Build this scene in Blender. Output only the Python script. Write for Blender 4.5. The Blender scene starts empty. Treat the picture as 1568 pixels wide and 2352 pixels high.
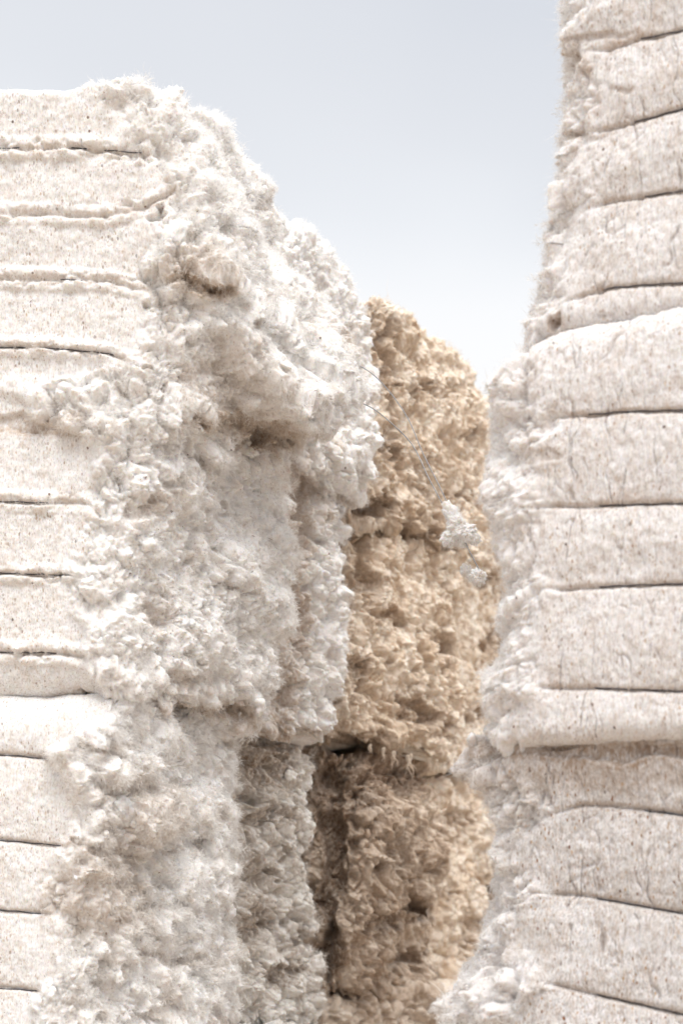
import bpy, math, numpy as np
from mathutils import Vector
SC = bpy.context.scene
COL = SC.collection
F = np.float32
# ------------------------------------------------------------------ camera
EYE = 1.2            # metres above the ground
FPX, CX, HY = 3300.0, 784.0, 2000.0      # focal length, image centre, horizon (photo px, 1568 x 2352)
cam = bpy.data.cameras.new("camera")
camo = bpy.data.objects.new("camera", cam)
COL.objects.link(camo)
camo.location = (0, 0, EYE)
camo.rotation_euler = (math.radians(90), 0, 0)
cam.sensor_fit = 'VERTICAL'
cam.sensor_height = 36.0
cam.lens = 36.0 * FPX / 2352.0
cam.shift_y = (HY - 1176.0) / 2352.0
cam.clip_start = 0.05
cam.clip_end = 4000
cam.dof.use_dof = True
cam.dof.focus_distance = 3.72
cam.dof.aperture_fstop = 2.3
SC.camera = camo
# ------------------------------------------------------------------ world
SUN_EL, SUN_AZ = math.radians(58), math.radians(168)     # azimuth clockwise from +Y : behind the camera
w = bpy.data.worlds.new("World"); SC.world = w
w.use_nodes = True
nt = w.node_tree; nt.nodes.clear()
N = nt.nodes.new; L = nt.links.new
out = N('ShaderNodeOutputWorld'); bg = N('ShaderNodeBackground'); L(bg.outputs[0], out.inputs[0])
sky = N('ShaderNodeTexSky'); sky.sky_type = 'NISHITA'; sky.sun_disc = False
sky.sun_elevation = SUN_EL; sky.sun_rotation = SUN_AZ; sky.altitude = 200; sky.dust_density = 2.0
tc = N('ShaderNodeTexCoord'); sep = N('ShaderNodeSeparateXYZ'); L(tc.outputs['Generated'], sep.inputs[0])
nz = N('ShaderNodeTexNoise'); nz.inputs['Scale'].default_value = 1.6; nz.inputs['Detail'].default_value = 3
mp = N('ShaderNodeMapping'); mp.inputs['Scale'].default_value = (1, 1, 2.2); L(tc.outputs['Generated'], mp.inputs[0]); L(mp.outputs[0], nz.inputs[0])
m1 = N('ShaderNodeMath'); m1.operation = 'MULTIPLY_ADD'; m1.inputs[1].default_value = 0.26; m1.inputs[2].default_value = -0.13
L(nz.outputs['Fac'], m1.inputs[0])
m2 = N('ShaderNodeMath'); m2.operation = 'MULTIPLY_ADD'; m2.inputs[1].default_value = 0.22
L(sep.outputs['X'], m2.inputs[0]); L(sep.outputs['Z'], m2.inputs[2])
m3 = N('ShaderNodeMath'); m3.operation = 'ADD'; L(m1.outputs[0], m3.inputs[0]); L(m2.outputs[0], m3.inputs[1])
rp = N('ShaderNodeValToRGB'); L(m3.outputs[0], rp.inputs[0])
cr = rp.color_ramp; cr.interpolation = 'B_SPLINE'
stops = [(0.0, (.72, .74, .77)), (.33, (.80, .80, .80)), (.385, (.785, .79, .80)), (.42, (.69, .71, .74)), (.46, (.625, .642, .675)), (.52, (.59, .61, .65)), (.57, (.53, .555, .605)), (.75, (1.0, 1.0, 1.0)), (1.0, (1.0, 1.0, 1.0))]
cr.elements[0].position = 0; cr.elements[0].color = (*stops[0][1], 1)
cr.elements[1].position = 1; cr.elements[1].color = (*stops[-1][1], 1)
for p, c in stops[1:-1]:
    e = cr.elements.new(p); e.color = (*c, 1)
# the overcast is brighter overhead
zb = N('ShaderNodeMapRange'); zb.inputs[1].default_value = .55; zb.inputs[2].default_value = 1.0; zb.inputs[3].default_value = 1.0; zb.inputs[4].default_value = 1.5
L(sep.outputs['Z'], zb.inputs[0])
cs = N('ShaderNodeVectorMath'); cs.operation = 'SCALE'; L(rp.outputs[0], cs.inputs[0]); L(zb.outputs[0], cs.inputs['Scale'])
ns = N('ShaderNodeVectorMath'); ns.operation = 'SCALE'; L(sky.outputs[0], ns.inputs[0]); ns.inputs['Scale'].default_value = 0.8
c10 = N('ShaderNodeVectorMath'); c10.operation = 'SCALE'; L(cs.outputs[0], c10.inputs[0]); c10.inputs['Scale'].default_value = 10.0
mx = N('ShaderNodeMix'); mx.data_type = 'RGBA'; mx.inputs[0].default_value = 0.93
L(ns.outputs[0], mx.inputs[6]); L(c10.outputs[0], mx.inputs[7]); L(mx.outputs[2], bg.inputs[0])
bg.inputs[1].default_value = 0.1
# ------------------------------------------------------------------ sun behind cloud
sl = bpy.data.lights.new("sun", 'SUN'); sl.energy = 1.9; sl.angle = math.radians(34); sl.color = (1.0, .975, .94)
so = bpy.data.objects.new("sun", sl); COL.objects.link(so)
d = Vector((math.sin(SUN_AZ) * math.cos(SUN_EL), math.cos(SUN_AZ) * math.cos(SUN_EL), math.sin(SUN_EL)))
so.rotation_euler = d.to_track_quat('Z', 'Y').to_euler(); so.location = d * 20
SC.view_settings.view_transform = 'Standard'; SC.view_settings.look = 'None'
SC.view_settings.exposure = 0.40; SC.view_settings.gamma = 1.0
SC.cycles.use_denoising = True; SC.cycles.adaptive_threshold = .015
SC.cycles.diffuse_bounces = 7; SC.cycles.max_bounces = 10; SC.cycles.transparent_max_bounces = 8

# ------------------------------------------------------------------ noise
def h3(ix, iy, iz, seed):
    h = (ix.astype(np.uint32) * np.uint32(374761393)) ^ (iy.astype(np.uint32) * np.uint32(668265263)) ^ (iz.astype(np.uint32) * np.uint32(2147483647 & 0x4C957F2D)) ^ np.uint32((seed * 2654435761) & 0xFFFFFFFF)
    h = (h ^ (h >> np.uint32(15))) * np.uint32(2246822519)
    h = (h ^ (h >> np.uint32(13))) * np.uint32(3266489917)
    return h ^ (h >> np.uint32(16))
def u01(h): return (h & np.uint32(0xFFFFFF)).astype(F) * F(1 / 16777216.0)
def vnoise(P, seed=0):
    i = np.floor(P).astype(np.int32); f = (P - i).astype(F); u = f * f * f * (f * (f * 6 - 15) + 10)
    r = 0
    for dx in (0, 1):
        wx = u[:, 0] if dx else 1 - u[:, 0]
        for dy in (0, 1):
            wy = u[:, 1] if dy else 1 - u[:, 1]
            for dz in (0, 1):
                wz = u[:, 2] if dz else 1 - u[:, 2]
                r = r + wx * wy * wz * u01(h3(i[:, 0] + dx, i[:, 1] + dy, i[:, 2] + dz, seed))
    return r * 2 - 1
ROT = np.array([[.36, .48, -.8], [-.8, .6, 0], [.48, .64, .6]], F)
def fbm(P, n=4, seed=0, g=.5):
    r = 0; a = 1.0
    for k in range(n):
        r = r + a * vnoise(P, seed + k * 7); P = (P @ ROT) * F(2.03); a *= g
    return r
def worley(P, seed=0, jit=.9):
    i = np.floor(P).astype(np.int32); f = (P - i).astype(F)
    F1 = np.full(len(P), 9., F); F2 = F1.copy()
    for dx in (-1, 0, 1):
        for dy in (-1, 0, 1):
            for dz in (-1, 0, 1):
                h = h3(i[:, 0] + dx, i[:, 1] + dy, i[:, 2] + dz, seed)
                h2 = h * np.uint32(747796405) + np.uint32(2891336453); h3_ = h2 * np.uint32(747796405) + np.uint32(1)
                ax = dx + .5 + (u01(h) - .5) * jit - f[:, 0]
                ay = dy + .5 + (u01(h2 >> np.uint32(5)) - .5) * jit - f[:, 1]
                az = dz + .5 + (u01(h3_ >> np.uint32(7)) - .5) * jit - f[:, 2]
                dd = ax * ax + ay * ay + az * az
                F2 = np.minimum(F2, np.maximum(F1, dd)); F1 = np.minimum(F1, dd)
    return np.sqrt(F1), np.sqrt(F2)
def sm(a, b, x):
    t = np.clip((x - a) / (b - a), 0, 1); return t * t * (3 - 2 * t)

# ------------------------------------------------------------------ materials
def material(name, base, base2, dirt, fleck=1.0, crackc=(.25, .2, .17), sss=0.65, brown=False):
    m = bpy.data.materials.new(name); m.use_nodes = True
    t = m.node_tree; t.nodes.clear(); n = t.nodes.new; l = t.links.new
    o = n('ShaderNodeOutputMaterial'); b = n('ShaderNodeBsdfPrincipled'); l(b.outputs[0], o.inputs[0])
    b.inputs['Roughness'].default_value = 1.0; b.inputs['Specular IOR Level'].default_value = 0.05
    tc = n('ShaderNodeTexCoord')
    def mapping(s):
        mm = n('ShaderNodeMapping'); mm.inputs['Scale'].default_value = s; l(tc.outputs['Object'], mm.inputs[0]); return mm.outputs[0]
    def noise(s, det=3, rough=.55):
        q = n('ShaderNodeTexNoise'); q.inputs['Scale'].default_value = 1; q.inputs['Detail'].default_value = det
        q.inputs['Roughness'].default_value = rough; l(mapping(s), q.inputs[0]); return q.outputs['Fac']
    def rng(v, a, b_, c=0., d_=1.):
        q = n('ShaderNodeMapRange'); q.inputs[1].default_value = a; q.inputs[2].default_value = b_
        q.inputs[3].default_value = c; q.inputs[4].default_value = d_; l(v, q.inputs[0]); return q.outputs[0]
    def mix(fac, a, b_):
        q = n('ShaderNodeMix'); q.data_type = 'RGBA'
        l(fac, q.inputs[0]) if not isinstance(fac, float) else setattr(q.inputs[0], 'default_value', fac)
        for k, v in ((6, a), (7, b_)):
            if isinstance(v, tuple): q.inputs[k].default_value = (*v, 1)
            else: l(v, q.inputs[k])
        return q.outputs[2]
    def mul(a, b_):
        q = n('ShaderNodeMath'); q.operation = 'MULTIPLY'; l(a, q.inputs[0])
        if isinstance(b_, float): q.inputs[1].default_value = b_
        else: l(b_, q.inputs[1])
        return q.outputs[0]
    def attr(nm):
        q = n('ShaderNodeAttribute'); q.attribute_name = nm; return q.outputs['Fac']
    c = mix(rng(noise((9, 9, 7), 5, .65), .38, .62), base, base2)
    torn = attr('torn'); stain_shade = attr('stain_shade'); crack = attr('crack')
    # pale fibre streaks of the pressed faces
    inv = rng(torn, 0., .8, 1., 0.)
    st = rng(noise((330, 330, 110), 3, .7), .47, .62)
    c = mix(mul(mul(st, inv),   .46 * fleck), c, tuple(x * .60 for x in base2))
    st2 = rng(noise((170, 170, 60), 3), .52, .72)
    c = mix(mul(st2, .16 if not brown else .30), c, tuple(x * .72 for x in dirt))
    st3 = rng(noise((150, 150, 20), 3, .7), .52, .68)
    c = mix(mul(mul(st3, inv), .34 * fleck), c, tuple(x * .85 for x in dirt))
    # flecks of leaf and bark
    def flecks(cell, stretch, rad, lo, col, amt, use=None):
        v = n('ShaderNodeTexVoronoi'); v.inputs['Scale'].default_value = 1; v.inputs['Randomness'].default_value = 1
        l(mapping((1 / cell, 1 / cell, 1 / (cell * stretch))), v.inputs[0])
        s_ = n('ShaderNodeSeparateColor'); l(v.outputs['Color'], s_.inputs[0])
        keep = rng(s_.outputs[0], lo, lo + .02)
        dot = rng(v.outputs['Distance'], rad * .75, rad, 1., 0.)
        f_ = mul(mul(keep, dot), amt)
        if use is not None: f_ = mul(f_, use)
        colr = mix(rng(s_.outputs[1], .2, .8), *col)
        return f_, colr
    use = mul(rng(torn, .1, .9, 1.0, .55), rng(noise((11, 11, 9), 4, .6), .38, .58, .55, 1.25))
    for args in ((.0036, 2.2, .42, .30, ((.46, .34, .26), (.44, .42, .43)), .50 * fleck),
                 (.0085, 2.6, .24, .55, ((.22, .11, .06), (.50, .33, .18)), .62 * fleck),
                 (.016, 1.8, .17, .62, ((.10, .06, .05), (.28, .13, .07)), .60 * fleck)):
        f_, cc = flecks(*args, use); c = mix(f_, c, cc)
    f_, cc = flecks(.045, 1.2, .075, .66, ((.05, .03, .025), (.14, .05, .03)), .95 * min(fleck, 1.))
    c = mix(f_, c, cc)
    # dirt: soft patches; marked stains, which also paint shade into hollows; own grain
    pt = rng(noise((26, 26, 20), 6, .7), .50, .74)
    c = mix(mul(pt, .36 if not brown else .75), c, dirt)
    gr = rng(noise((90, 90, 60), 5, .7), .30, .60)
    c = mix(mul(stain_shade, gr), c, tuple(x * .80 for x in dirt))
    c = mix(mul(crack, rng(noise((60, 60, 40), 3), .35, .55)), c, crackc)
    l(c, b.inputs['Base Color'])
    b.inputs['Sheen Weight'].default_value = 0.12; b.inputs['Sheen Roughness'].default_value = .6
    if sss:
        b.inputs['Subsurface Weight'].default_value = sss; b.inputs['Subsurface Radius'].default_value = (1, .8, .6); b.inputs['Subsurface Scale'].default_value = .010
    bp = n('ShaderNodeBump'); bp.inputs['Strength'].default_value = .75; bp.inputs['Distance'].default_value = .003
    l(noise((300, 300, 190), 4, .75), bp.inputs['Height']); l(bp.outputs[0], b.inputs['Normal'])
    return m
def fibre_material(name, a, b_, dirt=(.60, .46, .35), pam=.5, tr=.45):
    m = bpy.data.materials.new(name); m.use_nodes = True
    t = m.node_tree; t.nodes.clear(); n = t.nodes.new; l = t.links.new
    o = n('ShaderNodeOutputMaterial'); df = n('ShaderNodeBsdfDiffuse'); tl = n('ShaderNodeBsdfTranslucent'); ms = n('ShaderNodeMixShader')
    tc = n('ShaderNodeTexCoord'); nz = n('ShaderNodeTexNoise'); nz.inputs['Scale'].default_value = 30; nz.inputs['Detail'].default_value = 3
    l(tc.outputs['Object'], nz.inputs[0])
    q = n('ShaderNodeMix'); q.data_type = 'RGBA'; q.inputs[6].default_value = (*a, 1); q.inputs[7].default_value = (*b_, 1)
    mr = n('ShaderNodeMapRange'); mr.inputs[1].default_value = .4; mr.inputs[2].default_value = .65; l(nz.outputs['Fac'], mr.inputs[0]); l(mr.outputs[0], q.inputs[0])
    def noise(s_, lo, hi, amt):
        mm = n('ShaderNodeMapping'); mm.inputs['Scale'].default_value = s_; l(tc.outputs['Object'], mm.inputs[0])
        z = n('ShaderNodeTexNoise'); z.inputs['Scale'].default_value = 1; z.inputs['Detail'].default_value = 6; z.inputs['Roughness'].default_value = .7; l(mm.outputs[0], z.inputs[0])
        r = n('ShaderNodeMapRange'); r.inputs[1].default_value = lo; r.inputs[2].default_value = hi; r.inputs[4].default_value = amt; l(z.outputs['Fac'], r.inputs[0]); return r.outputs[0]
    q2 = n('ShaderNodeMix'); q2.data_type = 'RGBA'; l(q.outputs[2], q2.inputs[6]); q2.inputs[7].default_value = (*dirt, 1); l(noise((26, 26, 20), .50, .74, pam), q2.inputs[0])
    at = n('ShaderNodeAttribute'); at.attribute_name = 'stain_shade'; mu = n('ShaderNodeMath'); mu.operation = 'MULTIPLY'; l(at.outputs['Fac'], mu.inputs[0]); l(noise((90, 90, 60), .28, .58, .95), mu.inputs[1])
    q3 = n('ShaderNodeMix'); q3.data_type = 'RGBA'; l(q2.outputs[2], q3.inputs[6]); q3.inputs[7].default_value = (*[x * .85 for x in dirt], 1); l(mu.outputs[0], q3.inputs[0])
    q = q3
    l(q.outputs[2], df.inputs[0]); l(q.outputs[2], tl.inputs[0]); ms.inputs[0].default_value = tr
    l(df.outputs[0], ms.inputs[1]); l(tl.outputs[0], ms.inputs[2]); l(ms.outputs[0], o.inputs[0])
    return m
def plain(name, c, rough=.6, metal=0.):
    m = bpy.data.materials.new(name); m.use_nodes = True
    b = m.node_tree.nodes['Principled BSDF']; t = m.node_tree
    nz = t.nodes.new('ShaderNodeTexNoise'); nz.inputs['Scale'].default_value = 60; nz.inputs['Detail'].default_value = 4
    q = t.nodes.new('ShaderNodeMix'); q.data_type = 'RGBA'; q.inputs[6].default_value = (*c, 1); q.inputs[7].default_value = (*[x * .55 for x in c], 1)
    t.links.new(nz.outputs['Fac'], q.inputs[0]); t.links.new(q.outputs[2], b.inputs['Base Color'])
    b.inputs['Roughness'].default_value = rough; b.inputs['Metallic'].default_value = metal
    return m
M_WHITE = material('white_lint', (.915, .910, .905), (.885, .87, .855), (.60, .46, .35), .9)
M_RIGHT = material('pressed_lint', (.855, .84, .84), (.81, .785, .775), (.50, .36, .26), .95, (.20, .14, .12))
M_GREY = material('dirty_shaded_lint', (.84, .82, .79), (.72, .68, .63), (.42, .32, .24), 1.1)  # grey tint: dirt, plus the shade on the recessed second column painted in
M_RIGHT2 = material('dirty_shaded_pressed_lint', (.80, .78, .78), (.70, .675, .66), (.44, .33, .25), 1.5, (.20, .14, .12))  # darker copy for the low right bale: dirt and painted-in shade
M_BROWN = material('weathered_lint', (.87, .79, .695), (.72, .595, .47), (.46, .335, .24), .15, brown=True)
M_DBROWN = material('shaded_brown_lint', (.73, .63, .53), (.50, .39, .30), (.25, .165, .11), .15, brown=True)  # brown base darkened to paint the shade low in the gap
M_FW = fibre_material('white_fibre', (.97, .965, .96), (.95, .935, .915), (.76, .64, .52), .26)
M_FB = fibre_material('tan_fibre', (.90, .82, .72), (.77, .645, .52), (.49, .355, .25), .55)
M_FD = fibre_material('shaded_brown_fibre', (.78, .69, .59), (.56, .44, .35), (.25, .165, .11), .70)  # fibres darkened to match the painted shade of the brown lint
M_FG = fibre_material('dirty_shaded_fibre', (.86, .84, .81), (.74, .70, .65), (.40, .30, .22), .6)  # dirty fibres, greyed for shade as well
M_WIRE = plain('dark_wire', (.06, .06, .075), .5, .5)
M_STEEL = plain('galvanised_wire', (.34, .35, .37), .4, .6)
M_BITS = plain('dry_leaf', (.20, .115, .07), .9)

# ------------------------------------------------------------------ mesh helpers
def mesh_obj(name, V, faces, mat, parent=None, smooth=True, attrs=None, loc=(0, 0, 0)):
    """faces: list of integer arrays, each (n,k)"""
    me = bpy.data.meshes.new(name)
    V = np.asarray(V, F) - np.asarray(loc, F)
    me.vertices.add(len(V)); me.vertices.foreach_set('co', V.ravel())
    tot = sum(f.size for f in faces); npoly = sum(len(f) for f in faces)
    me.loops.add(tot); me.polygons.add(npoly)
    me.loops.foreach_set('vertex_index', np.concatenate([f.ravel() for f in faces]).astype(np.int32))
    cnt = np.concatenate([np.full(len(f), f.shape[1], np.int32) for f in faces])
    st = np.zeros(npoly, np.int32); st[1:] = np.cumsum(cnt)[:-1]
    me.polygons.foreach_set('loop_start', st)
    me.update(calc_edges=True)
    if smooth: me.polygons.foreach_set('use_smooth', np.ones(npoly, bool))
    for k, v in (attrs or {}).items():
        a = me.attributes.new(k, 'FLOAT', 'POINT'); a.data.foreach_set('value', np.asarray(v, F))
    me.materials.append(mat); me.validate()
    ob = bpy.data.objects.new(name, me); COL.objects.link(ob)
    if parent is not None: ob.parent = parent
    return ob
def proj(P):
    D = np.maximum(P[..., 1], .1)
    return CX + FPX * P[..., 0] / D, HY - FPX * (P[..., 2] - EYE) / D
def unproj(X, Y, D):
    return np.array([(X - CX) / FPX * D, D, EYE + (HY - Y) / FPX * D])
def tube(P, r, ns=6):
    P = np.asarray(P, float); n = len(P); T = np.gradient(P, axis=0); T /= np.linalg.norm(T, axis=1)[:, None]
    up = np.array([.13, .2, .97]); A = np.cross(T, up); A /= np.linalg.norm(A, axis=1)[:, None]; B = np.cross(T, A)
    an = np.arange(ns) * 2 * math.pi / ns
    V = P[:, None] + r * (np.cos(an)[None, :, None] * A[:, None] + np.sin(an)[None, :, None] * B[:, None])
    i = np.arange(n - 1)[:, None] * ns; j = np.arange(ns)[None]; j2 = (j + 1) % ns
    Q = np.stack([i + j, i + j2, i + ns + j2, i + ns + j], -1).reshape(-1, 4)
    caps = np.array([[0] + [ns - 1 - k for k in range(ns - 1)], [(n - 1) * ns + k for k in range(ns)]])
    return V.reshape(-1, 3), [Q, caps]
def smoothpath(pts, n=60):
    pts = np.asarray(pts, float); t = np.r_[0, np.cumsum(np.linalg.norm(np.diff(pts, axis=0), axis=1))]
    u = np.linspace(0, t[-1], n); k = len(pts)
    out = []
    m = np.gradient(pts, t, axis=0)
    idx = np.clip(np.searchsorted(t, u, side='right') - 1, 0, k - 2)
    hgt = (t[idx + 1] - t[idx])[:, None]; s = ((u - t[idx]) / hgt[:, 0])[:, None]
    return (2*s**3-3*s**2+1)*pts[idx] + (s**3-2*s**2+s)*hgt*m[idx] + (-2*s**3+3*s**2)*pts[idx+1] + (s**3-s**2)*hgt*m[idx+1]

def fibres(P, Nn, rng_, n, wgt, length, width, clump=10, droop=.25, spread=.85):
    """curly ribbons of lint growing out of points P with normals Nn"""
    w_ = wgt / wgt.sum(); nc = max(1, n // clump)
    ci = rng_.choice(len(P), nc, p=w_)
    cd = Nn[ci] * 1.0 + rng_.normal(0, .75, (nc, 3)); cd[:, 2] -= droop
    cd /= np.linalg.norm(cd, axis=1)[:, None]
    k = np.repeat(np.arange(nc), clump); m = len(k)
    base = P[ci][k] + rng_.normal(0, .0035, (m, 3)) - Nn[ci][k] * .002
    dr = cd[k] + rng_.normal(0, spread, (m, 3)); dr /= np.linalg.norm(dr, axis=1)[:, None]
    Lg = length * np.exp(rng_.normal(0, .45, m)) * np.where(rng_.random(m) < .03, 1.9, 1.) * np.exp(rng_.normal(0, .35, nc))[k]
    cv = np.cross(dr, rng_.normal(0, 1, (m, 3))); cv /= np.linalg.norm(cv, axis=1)[:, None] + 1e-6
    cv[:, 2] -= .3
    sd = np.cross(dr, rng_.normal(0, 1, (m, 3))); sd /= np.linalg.norm(sd, axis=1)[:, None] + 1e-6
    V = np.empty((m, 5, 3), F); wd = width * (rng_.random(m) * .9 + .45)
    amp = rng_.random(m) * 1.3
    for q, tt in enumerate((0, .5, 1.0)):
        c = base + dr * (Lg * tt)[:, None] + cv * (Lg * amp * .6 * tt * tt)[:, None]
        if q < 2:
            s_ = sd * (wd * (1 - .3 * q))[:, None] * .5
            V[:, 2 * q] = c - s_; V[:, 2 * q + 1] = c + s_
        else: V[:, 4] = c
    o = (np.arange(m) * 5)[:, None]
    T = np.concatenate([o + np.array([[a, b, c]]) for a, b, c in ((0, 1, 3), (0, 3, 2), (2, 3, 4))])
    fibres.src = np.repeat(ci[k], 5)
    return V.reshape(-1, 3), [T]

def clumps(P, Nn, rg, n, wgt, rad, seed, ribs):
    ci = rg.choice(len(P), n, p=wgt / wgt.sum()); r = np.clip(rad * np.exp(rg.normal(0, .5, n)), .004, .03)
    nu, nv = 22, 14
    th = np.linspace(0, 2 * math.pi, nu, endpoint=False); ph = np.linspace(.12, math.pi - .12, nv); PH, TH = np.meshgrid(ph, th, indexing='ij')
    sp = np.stack([np.sin(PH) * np.cos(TH), np.sin(PH) * np.sin(TH), np.cos(PH)], -1).reshape(-1, 3)
    sc = np.exp(rg.normal(0, .28, (n, 3))) * r[:, None] * np.array([1, 1, 1.15 if not ribs else 1.9])
    a = rg.random(n) * 6.28; b = rg.normal(0, .6, n); ca, sa, cb, sb = np.cos(a), np.sin(a), np.cos(b), np.sin(b)
    M = np.stack([np.stack([ca * cb, -sa, ca * sb], -1), np.stack([sa * cb, ca, sa * sb], -1), np.stack([-sb, 0 * sb, cb], -1)], 1)
    d_ = np.einsum('nij,nkj->nki', M, sp[None] * sc[:, None])
    c = P[ci] + Nn[ci] * (r * .15)[:, None]
    W_ = (c[:, None] + d_).reshape(-1, 3).astype(F); rr = np.repeat(r, nu * nv)[:, None].astype(F); dn = d_.reshape(-1, 3); dn = (dn / np.linalg.norm(dn, axis=1)[:, None]).astype(F)
    q = W_ + np.stack([vnoise(W_ / F(.012), seed + 301), vnoise(W_ / F(.012), seed + 302), vnoise(W_ / F(.012), seed + 303)], 1) * F(.005)
    f1, f2 = worley(q / F(.0085), seed + 300); h = (.5 - f1) * .20 + fbm(W_ / F(.014), 2, seed + 304) * .45 + vnoise(W_ / F(.0045), seed + 305) * .14
    W_ = W_ + dn * rr * h[:, None]
    i = np.arange(nv - 1)[:, None] * nu; j = np.arange(nu)[None]; j2 = (j + 1) % nu
    Q = np.stack([i + j, i + nu + j, i + nu + j2, i + j2], -1).reshape(-1, 4)
    o = (np.arange(n) * nu * nv)[:, None, None]
    Qa = (Q[None] + o).reshape(-1, 4); c0 = np.arange(nu)[None] + o[:, 0]; c1 = (np.arange(nu)[::-1] + (nv - 1) * nu)[None] + o[:, 0]
    clumps.centres = c
    return W_, [Qa, c0, c1]

def pompoms(P, Nn, rg, n, wgt, rad, ribs, k=56):
    """puffs of lint: short curly ribbons radiating from a soft centre"""
    ci = rg.choice(len(P), n, p=wgt / wgt.sum()); r = np.clip(rad * np.exp(rg.normal(-.1, .65, n)), .0025, .028)
    c = P[ci] + Nn[ci] * (r * .1)[:, None]; m = n * k; q = np.repeat(np.arange(n), k)
    ax = np.exp(rg.normal(0, .3, (n, 3))) * np.array([1, 1, 2.0 if ribs else 1.05])
    d_ = rg.normal(0, 1, (m, 3)); d_ /= np.linalg.norm(d_, axis=1)[:, None]; d_ = d_ + Nn[ci][q] * .35; e = d_ * ax[q]
    R_ = r[q][:, None]; lump = 1 + .35 * vnoise((c[q] + d_ * .01) / F(.011), 77)[:, None]
    s0 = c[q] + e * R_ * rg.uniform(.15, .6, (m, 1)); L_ = R_ * lump * rg.uniform(.35, .75, (m, 1))
    t = e + rg.normal(0, .8, (m, 3)); t /= np.linalg.norm(t, axis=1)[:, None]
    sd = np.cross(t, rg.normal(0, 1, (m, 3))); sd /= np.linalg.norm(sd, axis=1)[:, None] + 1e-6
    cv = np.cross(t, sd); wd = rg.uniform(.0005, .0016, (m, 1)); V = np.empty((m, 5, 3), F)
    mid = s0 + t * L_ * .55 + cv * L_ * .18; V[:, 0] = s0 - sd * wd * .5; V[:, 1] = s0 + sd * wd * .5; V[:, 2] = mid - sd * wd * .45; V[:, 3] = mid + sd * wd * .45
    V[:, 4] = s0 + t * L_ * 1.05 - cv * L_ * .12
    o = (np.arange(m) * 5)[:, None]
    T = np.concatenate([o + np.array([[a, b, c_]]) for a, b, c_ in ((0, 1, 3), (0, 3, 2), (2, 3, 4))])
    pompoms.src = np.repeat(ci[q], 5)
    return V.reshape(-1, 3), [T]

def bits(P, Nn, rng_, n, wgt, ln=.006, wd=.0009):
    """small flat splinters of stalk and leaf lying on the surface"""
    ci = rng_.choice(len(P), n, p=wgt / wgt.sum()); p = P[ci] + Nn[ci] * (.0022 + .007 * rng_.random((n, 1)) * (wgt[ci] > np.median(wgt[ci]))[:, None]); nn = Nn[ci]
    a = rng_.normal(0, 1, (n, 3)); a[:, 2] += rng_.choice([-1, 1], n) * .8
    t = a - (a * nn).sum(1)[:, None] * nn * .8; t /= np.linalg.norm(t, axis=1)[:, None]
    s = np.cross(nn, t); s /= np.linalg.norm(s, axis=1)[:, None] + 1e-6
    Lg = (ln * np.exp(rng_.normal(0, .6, n)))[:, None] * .5; W = (wd * np.exp(rng_.normal(0, .35, n)))[:, None] * .5
    h = nn * W * .8
    V = np.stack([p - t * Lg, p - s * W, p + h, p + s * W, p + t * Lg, p - h], 1)
    o = (np.arange(n) * 6)[:, None]
    T = np.concatenate([o + np.array([q]) for q in ((0, 1, 2), (0, 2, 3), (4, 2, 1), (4, 3, 2), (0, 5, 1), (0, 3, 5), (4, 1, 5), (4, 5, 3))])
    return V.reshape(-1, 3), [T]

# ------------------------------------------------------------------ one bale
class Corner:
    def __init__(s, D, tab, zb, zt, D2=None):
        s.D, s.zb, s.zt = D, zb, zt
        if isinstance(tab, (int, float)): tab = [(0, tab), (2352, tab)]
        Y = np.array([a[0] for a in tab], float); X = np.array([a[1] for a in tab], float)
        z = EYE + (HY - Y) / FPX * D
        o = np.argsort(z); s.z, s.x = z[o], ((X - CX) / FPX * D)[o]
    def at(s, zr):
        z = s.zb + zr * (s.zt - s.zb)
        return np.stack([np.interp(z, s.z, s.x), np.full_like(z, s.D), z], -1)
def W(x, y, zb, zt):       # a corner given in metres
    c = Corner.__new__(Corner); c.D, c.zb, c.zt = y, zb, zt; c.z = np.array([0., 9.]); c.x = np.array([x, x], float); return c

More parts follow.
